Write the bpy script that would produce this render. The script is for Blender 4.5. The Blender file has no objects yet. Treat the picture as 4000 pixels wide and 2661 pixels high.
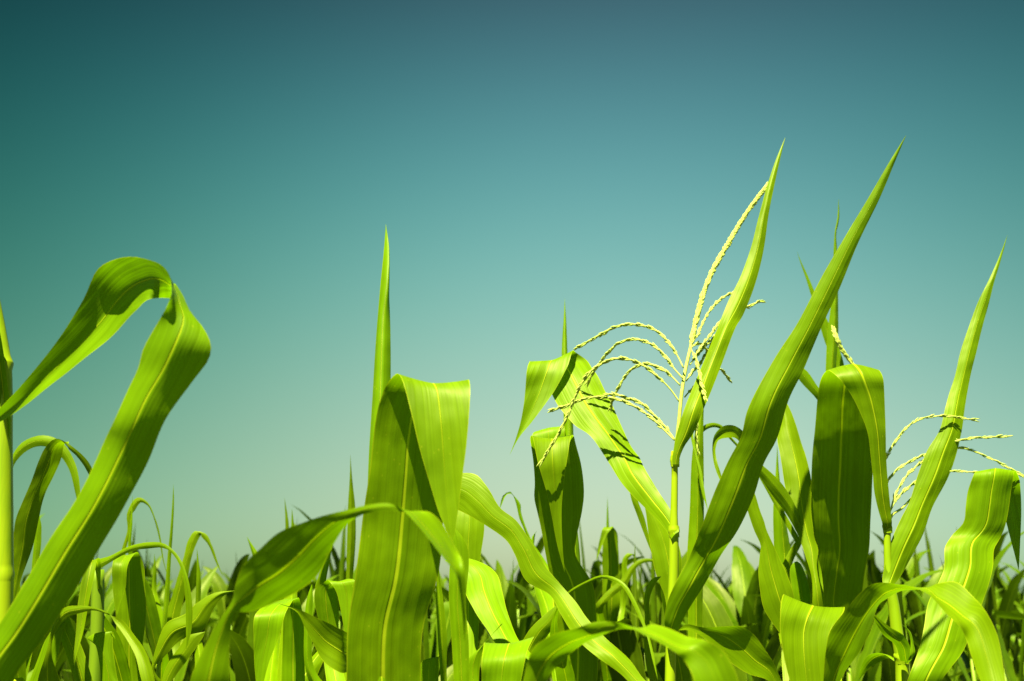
import bpy, math, random
import numpy as np
from mathutils import Vector

R = math.radians
scene = bpy.context.scene
col = scene.collection

# ------------------------------------------------------------------ camera
CAM_H = 1.55
LENS = 35.0
SW, SH = 4000.0, 2661.0
F = LENS / 36.0 * SW
HORIZON = 2367.0
PITCH = math.atan((HORIZON - SH / 2) / F)
cd = bpy.data.cameras.new('camera')
cam = bpy.data.objects.new('camera', cd)
col.objects.link(cam)
cam.location = (0, 0, CAM_H)
cam.rotation_euler = (R(90) + PITCH, 0, 0)
cd.lens = LENS
cd.sensor_width = 36
cd.clip_start = 0.05
cd.clip_end = 2000
cd.dof.use_dof = True
cd.dof.focus_distance = 1.56
cd.dof.aperture_fstop = 5.6
scene.camera = cam

CP, SP = math.cos(PITCH), math.sin(PITCH)
CROPS = {'A': (0, 900, .57405), 'B': (0, 1700, .61275), 'C': (900, 1700, .61275),
         'D': (1750, 1700, .61275), 'E': (2500, 1700, .61303), 'F': (3100, 1700, .61308),
         'G': (1900, 1000, .57405), 'H': (3000, 900, .63776), 'W': (0, 0, 1.69707)}


def at(c, x, y, Y):
    """sight line through a picture point, met at the horizontal distance Y"""
    ox, oy, s = CROPS[c]
    sx = (ox + x * s - SW / 2) / F
    sy = -(oy + y * s - SH / 2) / F
    d = np.array([sx, CP - sy * SP, SP + sy * CP])
    return np.array([0, 0, CAM_H]) + d * (Y / d[1])


# ------------------------------------------------------------------ materials
def nd(nt, kind, **kw):
    n = nt.nodes.new(kind)
    for k, v in kw.items():
        setattr(n, k, v)
    return n


def mth(nt, op, a, b=None, c=None, clamp=False):
    n = nt.nodes.new('ShaderNodeMath')
    n.operation = op
    n.use_clamp = clamp
    for i, v in enumerate((a, b, c)):
        if v is None:
            continue
        if isinstance(v, (int, float)):
            n.inputs[i].default_value = v
        else:
            nt.links.new(v, n.inputs[i])
    return n.outputs[0]


def smooth(nt, v, lo, hi):
    n = nt.nodes.new('ShaderNodeMapRange')
    n.interpolation_type = 'SMOOTHSTEP'
    for i, x in ((0, v), (1, lo), (2, hi)):
        if isinstance(x, (int, float)):
            n.inputs[i].default_value = x
        else:
            nt.links.new(x, n.inputs[i])
    return n.outputs[0]


def mixc(nt, f, a, b, mode='MIX'):
    n = nt.nodes.new('ShaderNodeMix')
    n.data_type = 'RGBA'
    n.blend_type = mode
    for i, x in ((0, f), (6, a), (7, b)):
        if isinstance(x, (int, float)):
            n.inputs[i].default_value = x
        elif isinstance(x, tuple):
            n.inputs[i].default_value = (*x, 1)
        else:
            nt.links.new(x, n.inputs[i])
    return n.outputs[2]


def comb(nt, x, y, z=0.0):
    n = nt.nodes.new('ShaderNodeCombineXYZ')
    for i, v in enumerate((x, y, z)):
        if isinstance(v, (int, float)):
            n.inputs[i].default_value = v
        else:
            nt.links.new(v, n.inputs[i])
    return n.outputs[0]


def noise(nt, vec, scale, detail=3.0, rough=.5):
    n = nt.nodes.new('ShaderNodeTexNoise')
    n.inputs['Scale'].default_value = scale
    n.inputs['Detail'].default_value = detail
    n.inputs['Roughness'].default_value = rough
    nt.links.new(vec, n.inputs['Vector'])
    return n.outputs['Fac']


def leaf_material(name, blade, rib, trans=.42, rough=.46, bump=1.0):
    m = bpy.data.materials.new(name)
    m.use_nodes = True
    nt = m.node_tree
    nt.nodes.clear()
    out = nd(nt, 'ShaderNodeOutputMaterial')
    uv = nd(nt, 'ShaderNodeUVMap', uv_map='uv')
    me = nd(nt, 'ShaderNodeUVMap', uv_map='metres')
    s1 = nd(nt, 'ShaderNodeSeparateXYZ')
    nt.links.new(uv.outputs[0], s1.inputs[0])
    s2 = nd(nt, 'ShaderNodeSeparateXYZ')
    nt.links.new(me.outputs[0], s2.inputs[0])
    u, t = s1.outputs[0], s1.outputs[1]
    ac, al = s2.outputs[0], s2.outputs[1]
    rnd = nd(nt, 'ShaderNodeObjectInfo').outputs['Random']
    d = mth(nt, 'MULTIPLY', mth(nt, 'ABSOLUTE', mth(nt, 'SUBTRACT', u, .5)), 2)
    hw = mth(nt, 'MULTIPLY_ADD', mth(nt, 'SUBTRACT', 1.0, t), .078, .018)
    ribm = mth(nt, 'SUBTRACT', 1.0, smooth(nt, d, mth(nt, 'MULTIPLY', hw, .35), hw))
    ribm = mth(nt, 'MULTIPLY', ribm, mth(nt, 'SUBTRACT', 1.0, smooth(nt, t, .72, 1.0)))
    edge = smooth(nt, d, .955, .99)
    off = mth(nt, 'MULTIPLY', rnd, 37.0)
    # fine parallel veins, runs of paler and darker blade between them, slow mottling
    v_f = noise(nt, comb(nt, mth(nt, 'MULTIPLY', ac, 520.0), mth(nt, 'MULTIPLY', al, 2.0), off), 1.0, 2)
    v_m = noise(nt, comb(nt, mth(nt, 'MULTIPLY', ac, 130.0), mth(nt, 'MULTIPLY', al, 1.6), off), 1.0, 2)
    v_b = noise(nt, comb(nt, mth(nt, 'MULTIPLY', ac, 26.0), mth(nt, 'MULTIPLY', al, 9.0), off), 1.0, 3)
    val = mth(nt, 'ADD', mth(nt, 'MULTIPLY', v_f, .55), mth(nt, 'ADD', mth(nt, 'MULTIPLY', v_m, .40), mth(nt, 'MULTIPLY', v_b, .50)))
    val = mth(nt, 'ADD', val, .28)
    val = mth(nt, 'MULTIPLY', val, mth(nt, 'MULTIPLY_ADD', rnd, .24, .88))
    yel = (min(1, blade[0] * 1.5), blade[1] * 1.12, blade[2])
    base = mixc(nt, mth(nt, 'MULTIPLY', v_b, .5), blade, yel)
    hue = nd(nt, 'ShaderNodeHueSaturation')
    nt.links.new(mth(nt, 'MULTIPLY_ADD', rnd, .014, .493), hue.inputs['Hue'])
    nt.links.new(base, hue.inputs['Color'])
    base = mixc(nt, 1.0, hue.outputs[0], comb(nt, val, val, val), 'MULTIPLY')
    c = mixc(nt, mth(nt, 'MULTIPLY', ribm, .7), base, rib)
    c = mixc(nt, mth(nt, 'MULTIPLY', edge, .55), c, (rib[0] * .75, rib[1] * .75, rib[2] * .75))
    # specks
    vo = nd(nt, 'ShaderNodeTexVoronoi')
    vo.inputs['Scale'].default_value = 1.0
    nt.links.new(comb(nt, mth(nt, 'MULTIPLY', ac, 75.0), mth(nt, 'MULTIPLY', al, 55.0), off), vo.inputs['Vector'])
    spk = mth(nt, 'MULTIPLY', mth(nt, 'SUBTRACT', 1.0, smooth(nt, vo.outputs['Distance'], .05, .1)), .3)
    c = mixc(nt, spk, c, (rib[0] * .8, rib[1] * .75, rib[2] * 1.3))
    # relief
    h = mth(nt, 'ADD', mth(nt, 'MULTIPLY', v_f, .00022), mth(nt, 'MULTIPLY', v_m, .0008))
    rp = noise(nt, comb(nt, mth(nt, 'MULTIPLY', ac, 20.0), mth(nt, 'MULTIPLY', al, 11.0), mth(nt, 'ADD', off, 5.0)), 1.0, 2)
    h = mth(nt, 'ADD', h, mth(nt, 'MULTIPLY', rp, .0055))
    h = mth(nt, 'SUBTRACT', h, mth(nt, 'MULTIPLY', ribm, .0008))
    bp = nd(nt, 'ShaderNodeBump')
    bp.inputs['Strength'].default_value = bump
    bp.inputs['Distance'].default_value = 1.0
    nt.links.new(h, bp.inputs['Height'])
    p = nd(nt, 'ShaderNodeBsdfPrincipled')
    nt.links.new(c, p.inputs['Base Color'])
    nt.links.new(bp.outputs[0], p.inputs['Normal'])
    nt.links.new(mth(nt, 'MULTIPLY_ADD', v_m, .2, rough - .1), p.inputs['Roughness'])
    p.inputs['Specular IOR Level'].default_value = .16
    p.inputs['Specular Tint'].default_value = (1, .96, .4, 1)
    tr = nd(nt, 'ShaderNodeBsdfTranslucent')
    tc = mixc(nt, 1.0, c, (1.12, 1.3, .2), 'MULTIPLY')
    nt.links.new(tc, tr.inputs['Color'])
    nt.links.new(bp.outputs[0], tr.inputs['Normal'])
    mx = nd(nt, 'ShaderNodeMixShader')
    mx.inputs[0].default_value = trans
    nt.links.new(p.outputs[0], mx.inputs[1])
    nt.links.new(tr.outputs[0], mx.inputs[2])
    nt.links.new(mx.outputs[0], out.inputs[0])
    return m


def simple_material(name, c1, c2, scale, rough=.5, stretch=(1, 1, 1), bump=.0, trans=0.0):
    m = bpy.data.materials.new(name)
    m.use_nodes = True
    nt = m.node_tree
    p = nt.nodes['Principled BSDF']
    out = nt.nodes['Material Output']
    tc = nd(nt, 'ShaderNodeTexCoord')
    mp = nd(nt, 'ShaderNodeMapping')
    mp.inputs['Scale'].default_value = stretch
    nt.links.new(tc.outputs['Object'], mp.inputs[0])
    f = noise(nt, mp.outputs[0], scale, 4, .6)
    c = mixc(nt, smooth(nt, f, .3, .7), c1, c2)
    nt.links.new(c, p.inputs['Base Color'])
    p.inputs['Roughness'].default_value = rough
    p.inputs['Specular IOR Level'].default_value = .3
    p.inputs['Specular Tint'].default_value = (1, .97, .62, 1)
    if bump:
        b = nd(nt, 'ShaderNodeBump')
        b.inputs['Strength'].default_value = .6
        b.inputs['Distance'].default_value = bump
        nt.links.new(f, b.inputs['Height'])
        nt.links.new(b.outputs[0], p.inputs['Normal'])
    if trans:
        tr = nd(nt, 'ShaderNodeBsdfTranslucent')
        nt.links.new(c, tr.inputs['Color'])
        mx = nd(nt, 'ShaderNodeMixShader')
        mx.inputs[0].default_value = trans
        nt.links.new(p.outputs[0], mx.inputs[1])
        nt.links.new(tr.outputs[0], mx.inputs[2])
        nt.links.new(mx.outputs[0], out.inputs[0])
    return m


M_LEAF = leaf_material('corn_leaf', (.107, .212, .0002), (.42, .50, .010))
M_BACK = leaf_material('corn_leaf_field', (.043, .092, .0003), (.20, .28, .01), trans=.22, bump=.6)  # darker copy of the leaf colour, with shade among the rows painted in
M_STALK = simple_material('corn_stalk', (.26, .36, .002), (.17, .28, .002), 60, .42, (1, 1, .06), .0006, .12)
M_STALK_BACK = simple_material('corn_stalk_field', (.13, .22, .004), (.09, .17, .003), 60, .5, (1, 1, .06), .0, .12)
M_TASSEL = simple_material('corn_tassel', (.43, .50, .095), (.30, .39, .05), 160, .6, (1, 1, 1), .0, .2)
M_SOIL = simple_material('soil', (.05, .045, .02), (.025, .03, .01), 3, .95, (1, 1, 1), .02)


# ------------------------------------------------------------------ mesh helpers
def mesh_obj(name, verts, faces, mat, parent=None, uvs=None, metres=None):
    me = bpy.data.meshes.new(name)
    me.from_pydata([tuple(v) for v in verts], [], faces)
    li = np.empty(len(me.loops), dtype=np.int32)
    me.loops.foreach_get('vertex_index', li)
    if uvs is not None:
        for nm, arr in (('uv', uvs), ('metres', metres)):
            l = me.uv_layers.new(name=nm)
            l.data.foreach_set('uv', np.asarray(arr, dtype=np.float32)[li].ravel())
    me.polygons.foreach_set('use_smooth', [True] * len(me.polygons))
    me.materials.append(mat)
    me.update()
    o = bpy.data.objects.new(name, me)
    col.objects.link(o)
    if parent is not None:
        o.parent = parent
        o.matrix_parent_inverse.identity()
        if me is not None and any(abs(c) > 1e-9 for c in parent_world(parent)):
            off = Vector(parent_world(parent))
            for v in me.vertices:
                v.co -= off
    return o


def parent_world(o):
    p = Vector((0, 0, 0))
    while o is not None:
        p += Vector(o.location)
        o = o.parent
    return p


def hermite(P, s, q):
    """P (n,3) through knots s, sampled at q; non-uniform finite-difference tangents"""
    n = len(P)
    m = np.zeros_like(P)
    h = np.diff(s)
    dl = np.diff(P, axis=0) / h[:, None]
    for i in range(n):
        if i == 0:
            m[i] = dl[0]
        elif i == n - 1:
            m[i] = dl[-1]
        else:
            m[i] = (dl[i - 1] * h[i] + dl[i] * h[i - 1]) / (h[i] + h[i - 1])
    k = np.clip(np.searchsorted(s, q, side='right') - 1, 0, n - 2)
    t = ((q - s[k]) / h[k])[:, None]
    hk = h[k][:, None]
    return ((2 * t**3 - 3 * t**2 + 1) * P[k] + (t**3 - 2 * t**2 + t) * hk * m[k]
            + (-2 * t**3 + 3 * t**2) * P[k + 1] + (t**3 - t**2) * hk * m[k + 1])


def blade_arrays(L, Rr, nu, nv, camber, ruffle, seed, power=1.3, curl=0.0, cm=None):
    """a leaf blade between its two margins: V-shaped section, wavy edges"""
    L, Rr = np.asarray(L), np.asarray(Rr)
    step = .5 * (np.linalg.norm(np.diff(L, axis=0), axis=1) + np.linalg.norm(np.diff(Rr, axis=0), axis=1))
    s = np.concatenate([[0], np.cumsum(np.maximum(step, 1e-4))])
    q = np.linspace(0, s[-1], nu)
    l, r = hermite(L, s, q), hermite(Rr, s, q)
    cmul = np.interp(q, s, cm) if cm is not None else np.ones(nu)
    mid = .5 * (l + r)
    T = np.gradient(mid, axis=0)
    T /= np.linalg.norm(T, axis=1)[:, None] + 1e-12
    A = r - l
    w = np.linalg.norm(A, axis=1)
    N = np.cross(T, A / (w[:, None] + 1e-9))
    N /= np.linalg.norm(N, axis=1)[:, None] + 1e-9
    # smooth the normals along the blade so folds stay round
    for _ in range(2):
        N[1:-1] = .25 * N[:-2] + .5 * N[1:-1] + .25 * N[2:]
    rg = random.Random(seed)
    us = np.linspace(0, 1, nv)
    x = 2 * us - 1
    V, UV, ME = [], [], []
    arc = np.concatenate([[0], np.cumsum(np.linalg.norm(np.diff(mid, axis=0), axis=1))])
    ph = [rg.uniform(0, 6.28) for _ in range(6)]
    lam = [rg.uniform(.07, .11), rg.uniform(.06, .1), rg.uniform(.12, .2)]
    for i in range(nu):
        prof = 1 - np.abs(x)**power
        off = -camber * cmul[i] * w[i] * prof + curl * w[i] * np.sin(np.pi * us) * .5
        a = arc[i]
        wav = np.where(x < 0, math.sin(6.28 * a / lam[0] + ph[0]) + .6 * math.sin(6.28 * a / lam[2] + ph[1]),
                       math.sin(6.28 * a / lam[1] + ph[2]) + .6 * math.sin(6.28 * a / lam[2] + ph[3]))
        off = off + ruffle * cmul[i] * w[i] * wav * np.abs(x)**2.2
        P = l[i][None, :] + us[:, None] * A[i][None, :] + off[:, None] * N[i][None, :]
        V.append(P)
        UV.append(np.stack([us, np.full(nv, i / (nu - 1))], 1))
        ME.append(np.stack([(us - .5) * max(w[i], .004), np.full(nv, a + ph[4])], 1))
    V = np.concatenate(V)
    UV = np.concatenate(UV)
    ME = np.concatenate(ME)
    faces = [(i * nv + j, i * nv + j + 1, (i + 1) * nv + j + 1, (i + 1) * nv + j) for i in range(nu - 1) for j in range(nv - 1)]
    return V, faces, UV, ME


def tube_arrays(P, rad, seg=14, n=None):
    P, rad = np.asarray(P, float), np.asarray(rad, float)
    s = np.concatenate([[0], np.cumsum(np.linalg.norm(np.diff(P, axis=0), axis=1))])
    if n:
        q = np.unique(np.concatenate([np.linspace(0, s[-1], n), s]))
        rad = np.interp(q, s, rad)
        P = hermite(P, s, q)
    n = len(P)
    T = np.gradient(P, axis=0)
    T /= np.linalg.norm(T, axis=1)[:, None] + 1e-12
    ref = np.array([0, 1.0, 0]) if abs(T[0][1]) < .9 else np.array([1.0, 0, 0])
    V = []
    a = np.cross(T[0], ref)
    a /= np.linalg.norm(a)
    for i in range(n):
        a = a - T[i] * np.dot(a, T[i])
        a /= np.linalg.norm(a)
        b = np.cross(T[i], a)
        for k in range(seg):
            th = 2 * math.pi * k / seg
            V.append(P[i] + rad[i] * (math.cos(th) * a + math.sin(th) * b))
    F_ = [(i * seg + k, i * seg + (k + 1) % seg, (i + 1) * seg + (k + 1) % seg, (i + 1) * seg + k) for i in range(n - 1) for k in range(seg)]
    F_.append(tuple(range(seg))[::-1])
    F_.append(tuple((n - 1) * seg + k for k in range(seg)))
    return V, F_


# ------------------------------------------------------------------ things
def thing(name, loc, label, group=None, cat='corn plant'):
    o = bpy.data.objects.new(name, None)
    o.empty_display_size = .05
    o.location = loc
    o['label'] = label
    o['category'] = cat
    if group:
        o['group'] = group
    col.objects.link(o)
    return o


def parse(txt):
    """'B x,y,x,y,Y ; C ...' : margins of a leaf from base to tip"""
    st, crop = [], 'W'
    for tok in txt.replace('\n', ' ').split(';'):
        for w in tok.split():
            if w.isalpha():
                crop = w
                continue
            v = [float(k) for k in w.split(',')]
            if len(v) <= 3:
                v = [v[0], v[1], v[0] + .5, v[1] + .5] + v[2:]
            st.append([crop, v[:4], v[4] if len(v) > 4 else None, v[5] if len(v) > 5 else 0.0, v[6] if len(v) > 6 else 1.0])
    idx = [i for i, s in enumerate(st) if s[2] is not None]
    ys = np.interp(range(len(st)), idx, [st[i][2] for i in idx])
    L, Rr = [], []
    for (c, v, _, dY, _c), Y in zip(st, ys):
        L.append(at(c, v[0], v[1], Y - dY / 2))
        Rr.append(at(c, v[2], v[3], Y + dY / 2))
    return L, Rr, [k[4] for k in st]


GROUP = 'corn plants standing nearest the camera'


class Plant:
    n = 0

    def __init__(self, label, stalk, radius=.0105, mat=None):
        """stalk: picture path from its top downwards, then straight to the soil"""
        crop, pts = stalk[0], stalk[1:]
        P, rad = [], []
        for p in pts:
            if isinstance(p, str):
                crop = p
                continue
            P.append(at(crop, p[0], p[1], p[2]))
            rad.append(p[3] if len(p) > 3 else radius)
        foot = np.array([P[-1][0], P[-1][1], 0.0])
        if len(P) > 1:
            lean = (P[-1] - P[-2])
            lean = lean / max(.05, abs(lean[2]))
            foot[:2] += np.clip(lean[:2], -.06, .06) * P[-1][2] * .5
        self.foot = foot
        self.root = thing('corn_plant', foot, label, GROUP)
        self.seed = Plant.n * 101 + 7
        Plant.n += 1
        self.top = P[0]
        z0, z1 = P[-1], foot
        for k in (1, 2, 3):
            P.append(z0 + (z1 - z0) * k / 3)
            rad.append(rad[-1] * 1.12)
        self.P, self.rad = P, rad
        # swellings where the leaves clasp the stalk
        V, F_ = tube_arrays(P, rad, 16, 90)
        self.stalk = mesh_obj('stalk', V, F_, mat or M_STALK, self.root)

    def axis_at(self, z):
        P = self.P
        for a, b in zip(P[:-1], P[1:]):
            if min(a[2], b[2]) <= z <= max(a[2], b[2]) and abs(a[2] - b[2]) > 1e-6:
                t = (z - a[2]) / (b[2] - a[2])
                return a + (b - a) * t
        return P[0] if z > P[0][2] else P[-1]

    def leaf(self, txt, camber=.14, ruffle=.02, root=True, nu=70, nv=13, power=1.3, curl=0.0, label=None, mat=None):
        L, Rr, cm = parse(txt)
        self.seed += 1
        if root:
            m = .5 * (L[0] + Rr[0])
            z = m[2] - .10
            for _ in range(8):
                ax = self.axis_at(z)
                hd = math.hypot(m[0] - ax[0], m[1] - ax[1])
                z = max(.12, min(m[2] - .10, m[2] - 1.0 * hd - .05, self.top[2] - .01))
            ax = self.axis_at(z)
            A = (Rr[0] - L[0])
            A = A / (np.linalg.norm(A) + 1e-9)
            w0 = np.linalg.norm(Rr[0] - L[0])
            out = m - ax
            kn = ax + out * np.array([.55, .55, .62])
            L = [ax - A * .012, kn - A * max(.016, w0 * .42)] + L
            Rr = [ax + A * .012, kn + A * max(.016, w0 * .42)] + Rr
            cm = [1.0, 1.0] + cm
        V, F_, UV, ME = blade_arrays(L, Rr, nu, nv, camber, ruffle, self.seed, power, curl, cm)
        o = mesh_obj('leaf', V, F_, mat or M_LEAF, self.root, UV, ME)
        if label:
            o['label'] = label
        return o

    def node(self, crop, x, y, Y, r, r2=None):
        """the swollen joint with its frilled collar"""
        c = at(crop, x, y, Y)
        up = np.array([0, 0, 1.0])
        hh = [-.009, -.004, -.001, .0015, .004, .008]
        rr = [.97, 1.0, 1.07, 1.09, 1.03, .96]
        V, F_ = [], []
        rg = random.Random(x)
        for k, (h, q) in enumerate(zip(hh, rr)):
            for j in range(20):
                th = 2 * math.pi * j / 20
                q2 = q * r * (1 + rg.uniform(-.05, .05)) + .0004
                V.append(c + np.array([math.cos(th) * q2, math.sin(th) * q2, h + (.0016 * math.sin(3 * th + x) if 0 < k < 5 else 0)]))
        for k in range(len(hh) - 1):
            for j in range(20):
                F_.append((k * 20 + j, k * 20 + (j + 1) % 20, (k + 1) * 20 + (j + 1) % 20, (k + 1) * 20 + j))
        mesh_obj('stalk_joint', V, F_, M_STALK, self.root)


def spindle(V, F_, c, d, side, ln, rad, seg=6):
    up = np.cross(d, side)
    prof = [(0, .25), (.18, .8), (.45, 1.0), (.75, .62), (1.0, .06)]
    b = len(V)
    for h, q in prof:
        for k in range(seg):
            th = 2 * math.pi * k / seg
            V.append(c + d * (h * ln) + (side * math.cos(th) * 1.15 + up * math.sin(th) * .85) * rad * q)
    for i in range(len(prof) - 1):
        for k in range(seg):
            F_.append((b + i * seg + k, b + i * seg + (k + 1) % seg, b + (i + 1) * seg + (k + 1) % seg, b + (i + 1) * seg + k))


def tassel_branch(parent, P, name='tassel_branch', r=.0009, space=.0052, dense=2, bare=.12, ln=.0104, srad=.0015, seed=1):
    P = np.asarray(P)
    s = np.concatenate([[0], np.cumsum(np.linalg.norm(np.diff(P, axis=0), axis=1))])
    q = np.linspace(0, s[-1], max(12, int(s[-1] / .006)))
    C = hermite(P, s, q)
    V, F_ = tube_arrays(C, np.linspace(r * 1.4, r * .7, len(C)), 7)
    V = list(V)
    rg = random.Random(seed)
    a = bare * s[-1]
    k = 0
    while a < s[-1]:
        c = hermite(P, s, np.array([a, min(a + .003, s[-1] - 1e-5) if a + .003 < s[-1] else a - .003]))
        d = c[1] - c[0]
        if a + .003 >= s[-1]:
            d = -d
        d /= np.linalg.norm(d) + 1e-9
        ref = np.array([.3, .9, .2])
        e1 = np.cross(d, ref)
        e1 /= np.linalg.norm(e1)
        e2 = np.cross(d, e1)
        for j in range(dense):
            th = k * 2.4 + j * 2 * math.pi / dense + rg.uniform(-.4, .4)
            rad = e1 * math.cos(th) + e2 * math.sin(th)
            dd = d + rad * rg.uniform(.08, .30)
            dd /= np.linalg.norm(dd)
            sd = np.cross(dd, rad)
            sd /= np.linalg.norm(sd) + 1e-9
            f = rg.uniform(.7, 1.25)
            spindle(V, F_, c[0] + rad * r * .9, dd, sd, ln * f, srad * f)
        k += 1
        a += space * rg.uniform(.85, 1.2)
    return mesh_obj(name, V, F_, M_TASSEL, parent)


def branch(parent, crop, txt, Y0, Y1, **kw):
    pts = [tuple(float(k) for k in w.split(',')) for w in txt.split()]
    P = [at(crop, x, y, Y0 + (Y1 - Y0) * i / (len(pts) - 1)) for i, (x, y) in enumerate(pts)]
    return tassel_branch(parent, P, seed=int(pts[0][0] * 7 + pts[-1][1]), **kw)


# ================================================================== the plants in front
p = Plant('near corn plant whose wide looping leaf curls over beside the stalk at the left edge', ('W', (-190, 1720, 1.13), (-195, 1850, 1.13)))
p.leaf('''B -260,1600,40,1660,1.055; -130,1390,120,1500,1.05; 0,1200,255,1330,1.045; 140,970,400,1115; 300,690,590,800; 490,400,765,500,1.02; 685,0,960,130;
 A 780,1290,1100,1345,1.0; 870,1080,1190,1190; 940,930,1320,1015; 980,795,1420,880; 1045,680,1436,790; 1105,575,1395,680,.985,.01,.7; 1146,490,1292,545,.985,.03,.2; 1167,428,1242,436,.995,.05,0; 1166,372,1187,358,1.01,.07,0;
 1157,314,1207,420,1.025,.08,0; 1136,274,1172,462,1.035,.07,0; 1104,241,1122,460,1.045,.055,.1; 1060,215,1066,462,1.05,.03,.5; 920,180,1000,478,1.06; 760,203,915,555,1.08; 650,275,830,650,1.1; 580,450,720,755; 480,620,560,885,1.12; 330,830,370,1035; 150,1050,200,1170,1.15; 0,1210,60,1270; -100,1330,-95,1350,1.2''',
       camber=.2, ruffle=.012, nu=120)

p = Plant('thick bare corn stalk cut by the left edge of the picture', ('A', (-120, -60, 1.42, .004), (-75, 300, 1.4, .008), (-25, 640, 1.4, .0115), (8, 860, 1.4, .0125), (14, 915, 1.4, .0155), (16, 960, 1.4, .0128),
          'B', (16, 100, 1.4, .0132), (18, 860, 1.4, .0135), (18, 890, 1.4, .0150), (16, 930, 1.4, .014), (0, 1568, 1.4, .0145)))
p.leaf('A -40,1500,60,1500,1.40; -40,1250,70,1250,1.385; -60,950,40,950,1.38; -110,650,-10,640,1.37; -220,300,-110,330,1.3; -330,60,-230,90,1.2; -440,-60,1.1', camber=-.3, root=False)

p = Plant('corn plant with ribbed dark blade and thin arching leaf beside the left-edge stalk', ('W', (45, 1560, 1.95), (45, 1700, 1.95)))
p.leaf('B 40,300,65,340,1.9; 95,100,105,165; 150,40,165,105; 250,2,240,72; 330,10,310,78; 420,70,390,140; 480,180,440,220; 510,330,480,370; 515,470,505,480', ruffle=.01)
p.leaf('B 50,1150,90,1140,1.88; 80,900,135,920; 85,720,215,690; 95,560,248,530; 150,410,290,370; 205,280,345,255; 245,170,385,165,1.80; 290,78,410,60; 350,25,440,40; 420,45,435,85,1.76; 490,95,480,125; 560,165,535,195; 600,240,580,275; 645,350,1.8', camber=.1)
p.leaf('B 185,1000,225,1000,2.0; 205,800,250,800; 225,600,265,640; 240,515,258,540; 246,505', camber=.2)

p = Plant('corn plant with folded dark top leaf under a thin arch beside the looping leaf', ('W', (300, 1580, 1.85), (300, 1750, 1.85)))
p.leaf('B 770,1700,900,1700,1.85; 750,1400,905,1400; 738,1150,930,1150; 735,950,925,950; 742,830,915,825; 760,768,885,755,1.82; 735,775,850,765,1.79; 718,820,815,830,1.77; 716,950,800,970; 735,1110,765,1080; 746,1150', camber=.1)
p.leaf('B 590,1060,612,1050,1.72; 605,810,600,890; 700,770,690,820; 850,700,860,735,1.68; 950,682,960,722; 1040,688,1030,718; 1090,720,1075,735; 1150,790,1130,800; 1195,900,1165,900,1.66; 1222,1040,1180,1020; 1222,1230,1185,1200; 1187,1370', ruffle=.015)

p = Plant('corn plant with short upright stem and pale hanging blade behind the looping leaf', ('B', (625, 860, 1.62, .0095), (618, 1300, 1.62, .010), (600, 1700, 1.62, .011)), mat=M_STALK_BACK)
p.leaf('B 620,980,640,980,1.61; 600,830,640,800,1.6; 560,790,620,790,1.57; 530,880,600,900,1.55; 500,1050,575,1020; 485,1250,532,1250; 470,1400,492,1390; 462,1520,1.52', root=False, camber=.16)
p.leaf('B 480,1620,600,1600,1.56; 430,1420,540,1400; 360,1240,450,1180; 300,1100,400,1020; 270,950,330,900; 250,850', camber=.1)
p.leaf('B 640,1700,760,1650,1.58; 610,1340,740,1500; 560,1290,720,1330; 620,1260,720,1250; 700,1250,735,1300', camber=.1)

p = Plant('corn plant with low arching leaf and short bright blade under the looping leaf', ('W', (110, 1640, 1.5), (110, 1800, 1.5)))
p.leaf('B 290,1400,330,1400,1.46; 345,1195,358,1245; 410,1100,430,1165; 500,1087,510,1135; 600,1098,600,1118; 690,1135,690,1145; 735,1200,770,1175,1.44; 800,1290,860,1280; 860,1400,930,1380; 905,1568,985,1560,1.4; 960,1720,1000,1700', ruffle=.012)
p.leaf('B 170,1650,310,1650,1.55; 240,1430,365,1430; 300,1290,390,1310; 360,1215,410,1230; 420,1180,430,1190')

p = Plant('slim corn plant with tall needle leaf and two hooped leaf tips against the sky', ('W', (372, 1520, 2.12), (372, 1700, 2.12)))
p.leaf('B 770,760,800,760,2.1; 812,600,838,600; 815,480,845,500; 850,415,860,480; 895,397,895,430; 945,432,935,445; 990,530,965,490; 1025,660,1010,640; 1045,800,1038,800; 1072,915', ruffle=.01)
p.leaf('B 1025,1300,1060,1300,1.98; 1050,1000,1080,1000; 1065,800,1090,800; 1085,600,1103,600; 1098,430,1110,430; 1105,310', camber=.4, ruffle=.005)
p.leaf('B 1030,1350,1150,1350,2.2; 1060,1150,1150,1150; 1110,980,1190,960; 1170,780,1225,770; 1210,650,1265,665; 1245,610,1285,628; 1300,622,1280,640; 1350,700,1325,695; 1385,800,1375,810; 1425,912', camber=.12)
p.leaf('B 965,1000,1000,1000,2.2; 975,870,998,870; 984,755', camber=.4)
p.leaf('B 815,720,838,720,2.05; 830,560,845,560; 845,380', camber=.3)

p = Plant('corn plant with broad shaded leaf pointing right beside the near arched leaf', ('W', (500, 1600, 1.85), (500, 1750, 1.85)))
p.leaf('B 965,1480,985,1480,1.8; 1000,1340,1050,1410; 1060,1200,1150,1310; 1180,1140,1290,1245; 1270,1060,1370,1095; 1370,1005,1430,1022; 1510,990', camber=.16)
p.leaf('B 1020,1620,1070,1620,1.75; 1060,1480,1130,1520; 1150,1340,1220,1400; 1205,1275,1290,1295; 1310,1252', camber=.12)
p.leaf('B 1240,1200,1275,1200,2.1; 1252,900,1280,900; 1255,720', camber=.4)

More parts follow.
